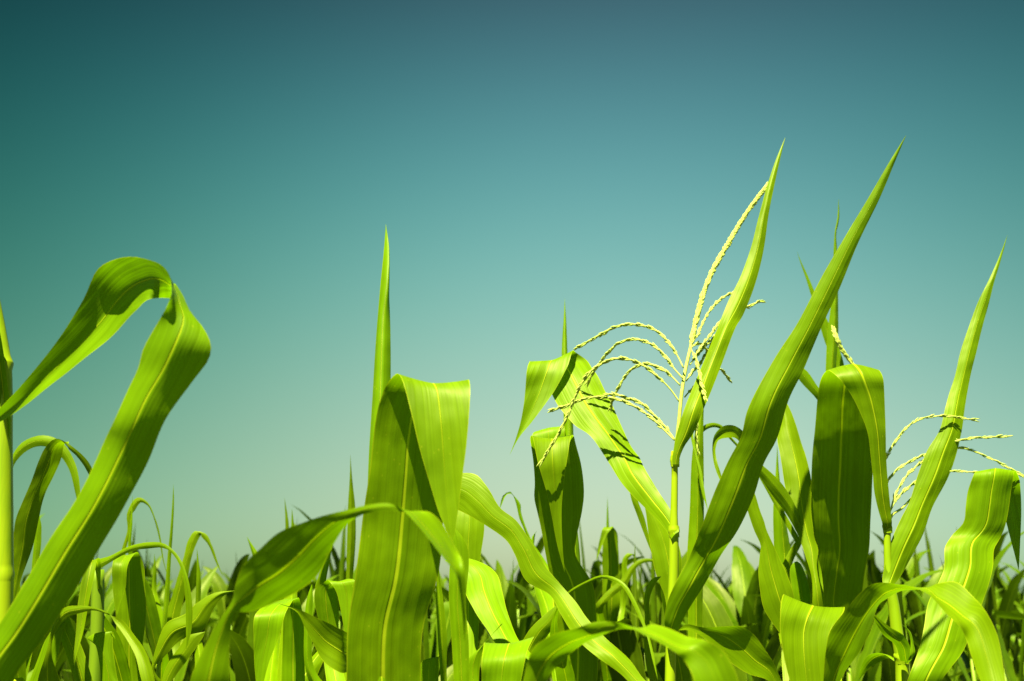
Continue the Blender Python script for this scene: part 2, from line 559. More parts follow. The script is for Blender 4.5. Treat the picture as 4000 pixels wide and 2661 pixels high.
p = Plant('near corn plant whose leaf arches low across the base of the tall folded blade', ('W', (520, 1760, .98), (520, 1850, .98)))
p.leaf('''B 1180,1700,1440,1700,.97; 1210,1568,1460,1568; 1330,1300,1466,1300; 1425,1140,1480,1180,.95; C 8,1060,28,1130; 30,960,110,1130,.94,.01; 90,820,300,1060,.935,.02; 180,735,440,990,.93,.026; 300,625,560,890,.925,.026; 450,562,650,710,.92,.02; 600,512,735,580,.915,.01; 750,475,830,512,.91;
 900,440,920,490,.905; 1000,433,1015,483; 1056,446,1090,487,.9,0,.3; 1086,464,1138,490,.9,.01,0; 1110,487,1168,483,.9,.02,0; 1150,527,1205,484,.9,.03,.3; 1220,610,1265,492,.9,.04; 1330,745,1355,575,.9,.05; 1425,870,1440,720,.9,.05; 1460,990,1490,860; 1478,1130,1502,1050; 1492,1320,.92''', nu=110, ruffle=.008, camber=.09)

p = Plant('near corn plant with tall broad blade folded at its top, rolled spear leaf behind', ('W', (892, 1720, 1.26), (892, 1850, 1.26)))
p.leaf('''W 785,1700,985,1700,1.27; 797,1568,969,1568; 801,1435,976,1435; 818,1326,1008,1326; 836,1182,1020,1190; 850,1092,1020,1100; 860,1000,1026,1000; 873,930,1040,930; 890,886,1060,892,1.185; 910,862,1076,877,1.165;
 924,872,1082,886,1.14; 945,945,1080,950,1.125; 968,1040,1072,1040,1.12; 990,1115,1062,1115; 1012,1185,1054,1180; 1032,1230,1046,1230; 1042,1250,1.12''', nu=110, camber=.08, ruffle=.012)
p.leaf('W 850,1400,890,1400,1.28; 845,1250,888,1250,1.30; 847,1090,892,1090; 858,900,899,900; 866,770,899,770; 876,650,896,680; 884,570,893,590; 888,516,1.42', camber=.55, ruffle=.006, power=2.0)

p = Plant('corn plant with pale draped leaf and dark blade low under the near arched leaf', ('W', (650, 1600, 1.68), (650, 1750, 1.68)))
p.leaf('C 320,1700,470,1700,1.66; 330,1400,472,1400; 335,1250,470,1250; 345,1120,455,1110; 370,1055,440,1045,1.63; 300,1058,420,1046,1.6; 200,1095,385,1068,1.56; 155,1150,355,1125,1.54; 150,1300,310,1285; 152,1450,250,1440; 165,1600,205,1600', camber=.08)
p.leaf('C 350,700,380,700,2.4; 350,560,372,560; 345,400', camber=.4)
p.leaf('C 385,640,410,640,2.4; 388,560,405,560; 392,470', camber=.4)
p.leaf('C 190,900,240,900,2.3; 150,795,190,770; 130,730,155,720; 104,645', camber=.3)
p.leaf('C 600,1300,640,1300,1.75; 540,1000,600,1000; 560,900,640,760; 600,780,645,720; 640,700', camber=.3)

p = Plant('corn plant with dark pointed leaf turned left, low beside the tall folded blade', ('W', (800, 1620, 1.62), (800, 1780, 1.62)))
p.leaf('C 830,1320,790,1500,1.5; 735,1255,690,1510,1.46; 640,1205,590,1440; 560,1170,530,1330; 480,1130,470,1215; 420,1105,430,1135; 310,1074,1.44', camber=.1)
p.leaf('C 590,1400,700,1400,1.72; 565,1200,690,1200; 535,1040,690,1080; 550,975,680,970; 590,945,700,940,1.7; 640,942,800,935,1.67; 675,1000,798,1000; 700,1100,785,1100; 728,1250,765,1250; 745,1330', camber=.1)
p.leaf('C 735,1000,775,1000,2.2; 745,600,800,600; 750,430,795,440; 757,330,783,335; 763,220,772,220; 765,125', camber=.5, ruffle=.005)
p.leaf('C 480,1500,540,1500,1.6; 470,1250,520,1250; 500,1000,525,1000; 520,950', camber=.3)

p = Plant('corn plant with dark twisted strip leaf touching the right side of the tall folded blade', ('W', (1050, 1640, 1.45), (1050, 1780, 1.45)))
p.leaf('C 1430,1700,1530,1700,1.37; 1425,1568,1525,1568; 1410,1300,1518,1300; 1392,1000,1500,1050; 1400,800,1520,810; 1408,690,1512,715; 1418,620,1465,630; 1425,588', camber=.12)
p.leaf('C 1340,1650,1395,1650,1.5; 1320,1250,1378,1250; 1312,1000,1350,1000; 1316,880,1335,900; 1325,800', camber=.35)
p.leaf('D 60,1100,200,1100,1.8; 45,750,205,800; 40,520,232,575; 50,440,225,510; 80,430,220,490,1.84; 100,600,200,600,1.88', camber=.12)
p.leaf('C 1220,1650,1330,1600,1.48; 1205,1500,1330,1470; 1225,1440,1330,1425; 1330,1410', camber=.1)

p = Plant('corn plant with long sinuous pale-ribbed leaf slanting up left from the bottom centre', ('W', (1500, 1690, 1.42), (1500, 1800, 1.42)))
p.leaf('''D 1240,1700,1340,1660,1.4; 1120,1540,1235,1540,1.41; 960,1420,1150,1420,1.42; 860,1340,1000,1290; 775,1235,885,1165; 712,1130,820,1070; 650,1020,725,960,1.49; 500,930,625,840; 425,760,530,680; 372,672,440,550; 240,575,330,460,1.51; 130,510,250,330; 50,470,170,247,1.53; -10,430,80,243; -70,390,-50,310,1.54''',
       nu=100, ruffle=.02, camber=.09)

p = Plant('corn plant with glossy pale-ribbed leaf low under the long sinuous leaf', ('W', (1235, 1640, 1.6), (1235, 1780, 1.6)))
p.leaf('D 420,1450,570,1450,1.6; 310,1335,462,1325; 240,1230,420,1240; 170,1120,378,1130; 112,1010,347,1000; 96,920,308,880,1.74; 60,860,255,830; 30,830,150,792; -20,800,60,780,1.78', ruffle=.02, camber=.1)
p.leaf('D 440,1420,560,1420,1.65; 520,1240,640,1270; 610,1150,705,1190; 670,1100,712,1120; 690,1085', camber=.12)

p = Plant('corn plant with short squarely folded leaf tucked left of the blurred bottom arching leaf', ('W', (1190, 1640, 1.45), (1190, 1780, 1.45)))
p.leaf('D 300,1680,420,1680,1.45; 280,1450,480,1430,1.44; 255,1345,520,1310,1.43; 240,1328,545,1292,1.41; 225,1350,535,1305,1.37; 215,1450,495,1420,1.34; 215,1568,465,1568; 240,1750,430,1750', camber=.06, ruffle=.03)
p.leaf('D 130,1600,200,1600,1.5; 135,1420,220,1390; 200,1360,240,1330; 330,1210,350,1200', camber=.1)

p = Plant('corn plant with dark leaf folded into a narrow V tip below the curling tassel', ('W', (1325, 1600, 1.86), (1325, 1750, 1.86)))
p.leaf('''D 690,1700,930,1700,1.75; 695,1568,950,1568; 692,1200,946,1150; 662,950,922,950; 626,780,812,760; 596,610,820,650; 572,500,856,480; 550,400,866,370; 553,300,860,260; 545,180,845,170,1.69; 530,70,815,60,1.67; 523,18,800,2,1.64;
 540,18,785,4,1.60; 575,180,760,150,1.58; 622,340,738,300; 660,510,724,480; 698,710,730,700; 744,876,1.60''', nu=110, camber=.09, ruffle=.02)
p.leaf('G 330,1520,560,1500,1.9; 320,1350,540,1330; 318,1205,530,1160; 330,1195,530,1158,1.93; 340,1300,520,1300,1.97', camber=.05)
p.leaf('G 540,1568,595,1568,1.92; 528,1300,594,1300; 525,1100,590,1130; 512,650,552,660; 516,560,548,540; 525,430,543,430; 533,288,2.0', camber=.5, power=2, ruffle=.005)
p.leaf('D 690,1110,715,1100,1.6; 750,1012,765,1025,1.58; 880,930,890,946; 985,892,990,913; 1060,905,1050,932; 1130,950,1108,962; 1192,1050,1168,1060; 1248,1180,1230,1190; 1288,1300,1270,1290,1.5; 1312,1400,1295,1400; 1338,1565,1.48', ruffle=.02)
p.leaf('D 580,800,620,800,2.15; 520,690,545,690; 480,590,502,600; 452,520,466,490; 432,430,462,440; 410,375,428,395; 395,358,393,370; 360,375,370,385; 334,440,342,446; 328,475', camber=.2)
p.leaf('D 530,700,550,690,2.2; 540,640,560,620; 580,600', camber=.3)

p = Plant('small farther corn plant with hooded leaf and needle tip left of the flowering stalk', ('W', (1400, 1480, 2.75), (1400, 1600, 2.75)))
p.leaf('D 985,1100,1095,1100,2.72; 985,900,1092,880; 985,720,1086,720; 995,625,1075,615; 1005,592,1055,588,2.7; 985,598,1045,592,2.67; 968,660,1010,640; 952,740,970,740; 945,800,2.66', camber=.1)
p.leaf('D 1005,900,1035,900,2.78; 1008,600,1028,600; 1016,390', camber=.3)
p.leaf('D 940,1080,1000,1080,2.6; 1010,1000,1060,1020; 1120,900,1150,940; 1150,850,1180,880; 1210,800,1220,830; 1300,790,1300,810; 1350,830', camber=.12)
p.leaf('D 1090,1100,1130,1100,2.85; 1110,900,1150,900; 1118,780,1150,790; 1150,752,1190,760; 1180,770,1200,800; 1195,850', camber=.12)

# ------------------------------------------------------------------ the tasselled plant
T = Plant('flowering corn plant in sharp focus with yellow stalk, curling tassel and tall flag leaf',
          ('G', (1285, 1330, 1.5, .0062), (1284, 1390, 1.5, .0068), (1281, 1420, 1.5, .0064), 'D', (1445, 200, 1.5, .0048), (1441, 500, 1.5, .0054), (1440, 590, 1.5, .0064), (1440, 640, 1.5, .0070), (1438, 900, 1.5, .0072), (1424, 1240, 1.5, .0076), (1417, 1568, 1.5, .0078)))
T.node('D', 1446, 165, 1.5, .0062)
T.node('D', 1440, 612, 1.5, .0075)
T.leaf('''G 1266,1420,1306,1420,1.492; 1264,1375,1318,1365; 1272,1325,1345,1300; 1285,1250,1400,1220; 1340,1060,1470,1060,1.495; 1400,905,1530,920; 1455,775,1600,740; 1560,520,1695,490; 1645,310,1748,400; W 1703,640,1738,655,1.60; 1727,575,1757,580; 1746,500,1770,490; 1765,430,1783,425; 1785,370,1795,370; 1807,317,1.67''',
       root=False, nu=100, camber=.2, ruffle=.006, label='flag leaf rising like a spear past the tassel')
T.leaf('''D 1425,660,1470,615,1.49; 1405,632,1462,560; 1370,580,1420,480,1.51; 1262,470,1345,365,1.535; 1110,310,1250,205; G 830,1400,1040,1370,1.59; 705,1228,960,1250; 592,1142,895,1100; 505,1045,840,985; 445,935,780,860; 392,835,725,765; 345,760,672,702,1.72; 305,722,615,660,1.715;
 288,722,583,653,1.685; 274,790,553,745,1.67; 265,900,480,890; 254,1010,400,1010; 230,1140,310,1130; 190,1270,220,1240; 158,1355,1.65''', root=False, nu=120, camber=.1, ruffle=.02)
T.leaf('''E 165,1300,232,1300,1.49; 155,1215,240,1245,1.47; 168,1090,305,1120; 212,970,400,970; 322,760,520,760,1.44; 385,600,620,610; 480,350,728,380,1.4; 560,170,790,180; W 1704,1009,1787,1013; 1720,945,1812,930,1.36; 1780,830,1850,850; 1835,745,1890,755; 1890,640,1932,665,1.34; 1945,545,1975,560; 2005,445,2028,450; 2050,368,2062,368; 2085,312,1.32''',
       root=False, nu=110, camber=.15, ruffle=.007, label='large dark leaf seen from below, crossing in front')
tas = tassel_branch(T.root, [at('G', x, y, Y) for x, y, Y in ((1290, 1300, 1.5), (1305, 1180, 1.5), (1330, 930, 1.51), (1352, 790, 1.52), (1390, 620, 1.54), (1420, 470, 1.57), (1475, 260, 1.61), (1540, 100, 1.65), (1632, -60, 1.69), (1716, -205, 1.73), (1819, -359, 1.76), (1912, -480, 1.79))],
                    name='tassel', r=.0022, space=.0036, dense=4, bare=.27, ln=.0108, srad=.002, seed=3)
for txt, y0, y1 in (
        ('1340,760 1300,680 1240,590 1170,520 1080,478 980,465 880,485 790,530 700,580 612,628', 1.51, 1.63),
        ('1338,835 1280,770 1220,690 1150,620 1070,580 990,566 910,590 850,635 800,690 740,775 690,860', 1.51, 1.63),
        ('1318,880 1255,815 1180,765 1090,735 1040,745 985,775 930,840 890,915 865,960 845,1030', 1.51, 1.60),
        ('1315,995 1250,905 1180,835 1080,755 990,712 880,700 790,730 700,795 640,880 600,970 560,1070 500,1190 430,1310 372,1405', 1.51, 1.565),
        ('1280,1255 1215,1190 1120,1100 1020,1030 920,985 830,965 720,962 630,985 530,1025 435,1052', 1.5, 1.60),
        ('1282,1250 1230,1180 1150,1095 1060,1010 960,968 880,945 810,945', 1.5, 1.58),
        ('1395,600 1440,530 1480,440 1530,360 1600,290 1675,250', 1.54, 1.66),
        ('1405,700 1460,620 1530,530 1590,450 1660,400', 1.53, 1.66),
        ('1385,740 1430,680 1490,610 1540,560 1620,470', 1.53, 1.66),
        ('1360,850 1400,790 1450,740 1500,650 1560,560', 1.53, 1.66),
        ('1350,960 1385,920 1440,870 1520,790 1590,770 1630,810 1658,850', 1.52, 1.64),
        ('1385,620 1420,690 1445,770 1462,860 1478,930 1492,975', 1.52, 1.43),
        ('1395,625 1425,600 1460,600 1500,640 1540,720', 1.53, 1.62),
        ('1410,1010 1424,1080 1430,1150 1430,1240 1442,1338', 1.56, 1.56),
        ('1690,350 1730,330 1770,345 1820,330 1850,310 1890,310', 1.68, 1.7)):
    branch(tas, 'G', txt, y0, y1)

p = Plant('corn plant with straight rolled leaf standing directly behind the flowering stalk', ('W', (1590, 1620, 1.96), (1590, 1750, 1.96)))
p.leaf('E 300,1500,400,1500,1.92; 308,1200,398,1200; 298,850,404,850; 318,450,408,450; 330,150,406,150; 350,-20,404,-20; G 1462,1000,1482,1000; 1490,850,1496,850; 1500,780', camber=.3, ruffle=.008)
p.leaf('E 360,-60,370,-60,1.88; 338,-40,352,-40,1.88; 336,80,352,80; 356,150,386,200; 385,330,408,330; 433,485,1.84', camber=.2, root=False)
p.leaf('D 1400,1150,1450,1150,1.78; 1380,1020,1470,1000; 1330,900,1490,830; 1285,680,1445,640; 1262,500,1355,540; 1250,430,1300,470; 1260,400,1.8', camber=.14)
p.leaf('D 1300,760,1310,740,1.84; 1265,670,1280,640; 1205,510,1250,520; 1166,400,1215,430; 1160,345,1190,350; 1165,330', camber=.15)
p.leaf('D 1250,1300,1290,1300,1.7; 1255,1150,1285,1150; 1250,1050,1285,1050; 1270,960,1310,970; 1320,905,1342,920,1.66; 1360,900', camber=.2)

p = Plant('corn plant with hooked ribbon leaf and one twisted bright leaf behind the dark slanting leaf', ('W', (1835, 1600, 1.78), (1835, 1750, 1.78)))
p.leaf('''E 940,1330,1010,1230,1.64; 860,1220,990,1090; 797,1120,977,1005; 766,1000,932,880; 754,880,890,790; 762,770,850,700; 768,700,808,610; 728,610,790,545; 692,500,765,480; 680,440,735,380; 695,350,715,335''', camber=.14, ruffle=.02)
p.leaf('G 1830,1420,1790,1440,1.8; 1800,1290,1770,1340; 1748,1195,1720,1262; 1700,1160,1690,1238; 1645,1150,1640,1238; 1590,1172,1580,1254; 1548,1225,1563,1300; 1537,1300,1561,1345; 1550,1420,1573,1410; 1590,1530,1600,1500; 1615,1590,1.72', root=False)
p.leaf('E 1000,700,1030,680,1.95; 870,470,890,440; 700,180,710,150,1.96; G 1705,1300,1715,1285; 1650,1240,1660,1225; 1600,1182,1605,1155; 1553,1166,1550,1135; 1500,1181,1490,1148; 1462,1216,1446,1188; 1440,1265,1.92', root=False)
p.leaf('E 905,1000,960,1000,2.0; 900,850,955,870; 940,760,985,780; 1000,670,1030,690; 1040,640', camber=.12)

p = Plant('corn plant with a bright rolled blade tucked against the big square-folded leaf', ('W', (1890, 1600, 1.8), (1890, 1750, 1.8)))
p.leaf('E 1100,1000,1150,980,1.77; 1088,880,1125,830; 1050,760,1136,735; 1000,610,1110,640; 950,430,1092,480; 920,300,1088,270; 895,150,1055,130; 875,20,1015,0; H 68,1180,140,1105; 60,1050,95,1025,1.9', camber=.2, ruffle=.03)
p.leaf('E 1100,830,1140,800,1.85; 1010,640,1035,560,1.82; 930,500,962,395; 850,395,900,305; 770,275,800,208; 690,165,710,140,1.78')
p.leaf('E 870,1150,990,1150,2.1; 862,1000,990,1000; 856,800,968,780; 848,470,932,560; 860,300,893,300; 874,65', camber=.35, ruffle=.006)
p.leaf('E 980,1250,1090,1250,1.95; 965,950,1085,1000; 965,830,1040,850; 985,808,1020,815; 1000,805', camber=.1)

p = Plant('corn plant with two crossing spear leaves and a thick tassel stub above the square-folded leaf', ('W', (1925, 1560, 2.1), (1925, 1700, 2.1)))
p.leaf('H 350,1250,430,1250,2.06; 348,1000,420,1000; 352,880,416,880; 362,650,430,650; 385,450,430,430; 400,150,424,120; 411,-10,421,0; W 1926,510,1931,510; 1930,458', camber=.35, ruffle=.006)
p.leaf('H 440,1200,490,1200,2.12; 425,960,485,960; 405,820,465,820; 350,690,425,690; 300,520,350,520; 264,400,290,385; 230,290,246,282; 195,190,201,187; 177,128', camber=.25, ruffle=.006)
p.leaf('H 440,1200,470,1120,1.92; 330,1082,345,1000,1.9; 300,1037,312,965; 205,935,240,865; 130,830,150,790,1.88', root=False)
ts = tassel_branch(p.root, [at('H', x, y, Y) for x, y, Y in ((545, 1000, 2.0), (550, 900, 2.0), (535, 850, 2.0), (495, 790, 2.0), (455, 735, 2.0), (425, 670, 2.0), (400, 600, 2.02))], name='tassel', r=.002, space=.0046, dense=3, bare=.05, srad=.002, ln=.012, seed=9)

# ------------------------------------------------------------------ right-hand tasselled plant
Q = Plant('corn plant with big square-folded leaf, tall spear leaf and slender tassel on a yellow stalk',
          ('F', (592, 560, 1.69, .0052), (597, 600, 1.69, .0062), (597, 640, 1.69, .0056), (600, 800, 1.69, .0062), (610, 930, 1.69, .0085), (640, 1100, 1.69, .0090), (665, 1300, 1.69, .0098), (690, 1420, 1.69, .0115), (692, 1470, 1.69, .0105), (695, 1568, 1.69, .0108)))
Q.node('F', 597, 590, 1.69, .0070)
Q.node('F', 690, 1420, 1.69, .0112)
Q.leaf('''F 575,605,620,600,1.685; 570,580,626,575; 540,480,620,490; 515,370,610,390; 505,250,597,250; 490,120,589,110; H 612,1250,721,1250,1.66; 562,1110,718,1110; 492,980,712,980; 432,905,704,905,1.655; 385,866,686,863,1.67;
 352,864,665,864,1.71; 320,930,648,940,1.75; 300,1050,638,1070,1.77; 285,1250,638,1280,1.80; 268,1430,642,1480; F 110,350,497,350; 110,560,490,600; 135,720,478,740; 122,900,450,900,1.88; 106,1050,430,1050; 130,1250,400,1250; 200,1450,330,1450; 265,1600,1.96''',
       root=False, nu=130, camber=.12, ruffle=.012, label='wide leaf folded square at the top, hanging down in its own shade')
Q.leaf('''F 572,955,640,955,1.68; 566,930,660,930; 580,830,700,870; 620,680,770,740,1.69; 680,540,830,620; 735,430,880,470; 800,230,985,270; 850,100,1040,110; H 1050,1225,1188,1220,1.71; 1085,1090,1205,1100; 1110,1000,1218,1010; 1142,900,1243,880; 1180,740,1283,720; 1230,590,1318,575; 1290,430,1350,460; 1340,330,1385,320; 1400,200,1420,205; 1440,100,1448,105; 1466,28,1.78''',
       root=False, nu=110, camber=.16, ruffle=.012)
Q.leaf('F 680,1440,745,1425,1.675; 640,1330,735,1330,1.65; 570,1270,700,1275; 515,1180,600,1215; 470,1100,1.62', root=False, camber=.15)
Q.leaf('F 700,1450,745,1440,1.68; 735,1400,772,1390,1.67; 745,1310,768,1340; 720,1240,742,1250; 685,1200', root=False, camber=.2, ruffle=.08)
Q.leaf('F 640,1440,690,1440,1.72; 560,1390,610,1420; 480,1400,540,1450; 430,1480,470,1500; 415,1560,1.8', root=False)
tas = tassel_branch(Q.root, [at('F', x, y, Y) for x, y, Y in ((600, 590, 1.69), (622, 520, 1.7), (695, 462, 1.72), (795, 345, 1.74), (885, 195, 1.76), (965, 20, 1.78), (1005, -80, 1.8))], name='tassel', r=.0016, space=.006, dense=3, bare=.5, seed=5)
for txt, y0, y1 in (
        ('560,420 540,300 520,240 500,180', 1.7, 1.72),
        ('612,500 598,300 640,240 720,180 800,140 860,115', 1.7, 1.72),
        ('615,490 640,400 680,320 720,260 780,200 840,145', 1.7, 1.72),
        ('618,480 650,420 690,370 730,335 785,295', 1.7, 1.71),
        ('900,60 960,45 1060,32 1150,18 1260,12 1370,8', 1.73, 1.66),
        ('900,90 980,80 1050,80 1130,95 1220,135 1310,175 1400,225 1480,270', 1.73, 1.66),
        ('850,240 920,235 1000,230 1080,232 1160,238 1245,242', 1.72, 1.68)):
    branch(tas, 'F', txt, y0, y1, bare=.2, srad=.0012, space=.006)
branch(tas, 'H', '745,1774 705,1620 695,1490 722,1400 770,1310 830,1230 900,1170 980,1145 1070,1138 1160,1145 1220,1155 1270,1162', 1.7, 1.7, bare=.1, srad=.0012, space=.006)

p = Plant('near corn plant with arched leaf and squarely draped bright leaf at bottom right', ('W', (1960, 1700, 1.4), (1960, 1800, 1.4)))
p.leaf('''F 180,1750,280,1750,1.36; 190,1568,300,1560,1.34; 205,1380,420,1380; 235,1240,500,1220,1.31,.015; 330,1120,548,1080,1.30,.025; 420,1010,600,1035,1.295,.025; 490,952,650,1005,1.29,.02; 560,938,700,990,1.28,.01; 645,948,765,986,1.265,0,.3; 715,957,818,984,1.255,.01,0; 775,972,860,970,1.245,.02,0; 825,998,895,952,1.235,.03,.3; 878,1035,930,946,1.22,.04; 960,1120,1040,945,1.20,.05; 1050,1200,1150,1030,1.18,.04; 1100,1300,1230,1130; 1130,1400,1290,1250; 1180,1540,1330,1430,1.15; 1250,1680,1350,1650; 1370,1820,1.12''',
       nu=110, camber=.16, ruffle=.015)
p.leaf('''E 1000,1560,1150,1560,1.46; 970,1250,1230,1260,1.46; 935,1080,1280,1130,1.45; 918,1022,1298,1108,1.42; 905,1035,1300,1120,1.39; 893,1130,1250,1195,1.37; 890,1250,1208,1260; 905,1350,1192,1360; 958,1568,1172,1568,1.36; 1040,1800,1120,1800''', nu=90, camber=.06, ruffle=.025)
p.leaf('E 900,1560,870,1640,1.42; 850,1450,810,1560; 800,1370,700,1525; 730,1275,600,1465; 640,1217,500,1385; 540,1218,430,1315; 400,1225,370,1268; 290,1207,300,1242; 243,1244,1.38', camber=.12, ruffle=.03)

p = Plant('corn plant with wavy pale-ribbed leaf folded over at the right edge', ('W', (2085, 1700, 1.62), (2085, 1800, 1.62)))
p.leaf('''F 650,1750,860,1750,1.58; 720,1568,940,1568,1.56; 795,1370,1090,1360; 836,1200,1150,1200; 860,1060,1200,1080,1.6; 922,940,1240,960; 958,850,1268,840; 962,720,1282,720; 1010,640,1320,650,1.64; 1080,560,1352,560; 1095,460,1375,450; 1115,340,1388,330; 1145,255,1402,243,1.63;
 1200,252,1432,258,1.66; 1290,380,1450,400,1.69; 1350,540,1449,560; 1390,690,1443,720; 1434,862,1.7''', nu=110, camber=.1, ruffle=.018)

p = Plant('near corn plant whose blurred leaf arches along the bottom centre edge', ('W', (1180, 1760, 1.0), (1180, 1860, 1.0)))
p.leaf('''D 430,1750,620,1750,1.0; 480,1568,640,1545; 510,1440,720,1450,.99; 560,1340,800,1375,.985,.02; 680,1265,885,1322,.98,.024; 820,1230,965,1287,.97,.02; 950,1190,1055,1247; 1058,1190,1124,1236; 1108,1199,1185,1240,.955,.01,.3; 1150,1214,1232,1236,.95,.015,0; 1188,1238,1262,1220,.945,.02,.2; 1255,1272,1300,1208,.94,.03; E 90,1300,180,1228,.935,.04; 200,1370,310,1280,.93,.04; 290,1450,430,1315; 330,1520,520,1365; 350,1600,590,1470,.92; 420,1750,650,1650''',
       nu=100, camber=.1, ruffle=.012)

# ================================================================== the rows behind
rng = random.Random(20)


def proc_blade(rg, z, az, tilt, ln, W, droop, kink=None, twist=0.0, seg=12):
    """margins of a leaf growing from the stalk at height z"""
    pos = np.array([0, 0, z])
    th = tilt
    Ls, Rs = [], []
    side0 = np.array([-math.sin(az), math.cos(az), 0])
    wob = rg.uniform(-.25, .25)
    for i in range(seg + 1):
        t = i / seg
        w = W * (.45 + .55 * min(1, t / .22)) * (1 - max(0, (t - .3) / .7)**1.9)
        d = np.array([math.sin(th) * math.cos(az + wob * t), math.sin(th) * math.sin(az + wob * t), math.cos(th)])
        n = np.cross(side0, d)
        tw = twist * t
        sd = side0 * math.cos(tw) + n * math.sin(tw)
        Ls.append(pos - sd * w / 2)
        Rs.append(pos + sd * w / 2)
        pos = pos + d * ln / seg
        th += droop * (t**1.2) * 2.2 / seg
        if kink and abs(t - kink[0]) < .6 / seg * 1.2:
            th += kink[1] / 1.3
        th = min(th, 3.0)
    return Ls, Rs


def proto_spec(rg, style):
    """leaves as (margins, camber) plus the stalk height"""
    h = rg.uniform(1.30, 1.46)
    az = rg.uniform(0, 6.28)
    out = []
    nl = rg.choice((8, 9))
    for i in range(nl):
        f = i / (nl - 1)
        z = h * (.44 + .56 * f) - .02
        a = az + math.pi * (i % 2) + rg.uniform(-.45, .45)
        tilt = rg.uniform(.28, .6) * (1.15 - .55 * f)
        ln = rg.uniform(.58, .78) * (1 - .18 * f)
        kink = None
        droop = rg.uniform(1.0, 2.0) * (1.1 - .3 * f)
        if style == 'folded' and f > .45 or rg.random() < .18:
            kink = (rg.uniform(.45, .62), rg.uniform(1.6, 2.2))
            droop = rg.uniform(.1, .35)
            tilt *= .7
        out.append((proc_blade(rg, z, a, tilt, ln, rg.uniform(.078, .108), droop, kink, rg.uniform(-.9, .9)), .13, .03))
    if style != 'arched':
        for k in range(1 if style == 'folded' else 2):
            out.append((proc_blade(rg, h - .03, az + 1.57 * k + rg.uniform(0, 6), rg.uniform(.02, .16), rg.uniform(.36, .6), rg.uniform(.018, .03), rg.uniform(.0, .12), None, .3), .45, .006))
    return h, out


STYLES = ['arched', 'folded', 'speared', 'arched', 'folded', 'arched', 'arched', 'speared', 'folded', 'arched']
protos = []
for k, st in enumerate(STYLES):
    h, spec = proto_spec(rng, st)
    meshes = []
    V, F_ = tube_arrays([(0, 0, 0), (.004, 0, h * .5), (0, .004, h * .85), (0, 0, h)], [.013, .011, .009, .006], 8, 8)
    meshes.append(('stalk', V, F_, None, None))
    for j, ((L, Rr), cam_, ruf) in enumerate(spec):
        V, F_, UV, ME = blade_arrays(L, Rr, 22, 5, cam_, ruf, k * 50 + j)
        meshes.append(('leaf', V, F_, UV, ME))
    protos.append((st, h, meshes, spec))

# mesh data shared by every copy of a kind; one joined mesh for the small ones
proto_data, proto_joined = [], []
for st, h, meshes, spec in protos:
    parts = []
    for nm, V, F_, UV, ME in meshes:
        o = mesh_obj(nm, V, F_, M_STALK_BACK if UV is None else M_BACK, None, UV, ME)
        parts.append((nm, o.data))
        bpy.data.objects.remove(o)
    proto_data.append(parts)
    VV, FF, UU, MM = [], [], [], []
    for nm, V, F_, UV, ME in meshes:
        b = len(VV)
        VV += [tuple(v) for v in V]
        FF += [tuple(i + b for i in f) for f in F_]
        if UV is None:
            UV = np.tile([.55, .3], (len(V), 1))
            ME = np.asarray(V)[:, :2] + .3
        UU.append(UV)
        MM.append(ME)
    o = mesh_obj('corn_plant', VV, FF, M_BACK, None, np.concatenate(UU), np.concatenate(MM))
    proto_joined.append(o.data)
    bpy.data.objects.remove(o)

LOOK = {'arched': 'with drooping leaves', 'folded': 'with folded leaves', 'speared': 'with pointed leaves'}
LAND = [(0, 'the left-edge stalk'), (200, 'the looping near leaf'), (400, 'the needle leaf'), (600, 'the near arched leaf'), (900, 'the tall folded blade'), (1130, 'the long sinuous leaf'), (1320, 'the narrow V-folded leaf'),
        (1550, 'the flowering stalk'), (1760, 'the dark slanting leaf'), (1940, 'the square-folded leaf'), (2070, 'the second yellow stalk'), (2250, 'the wavy right-edge leaf')]


def project_x(x, Y):
    return (x / (Y * CP) * F + SW / 2) / 1.69707


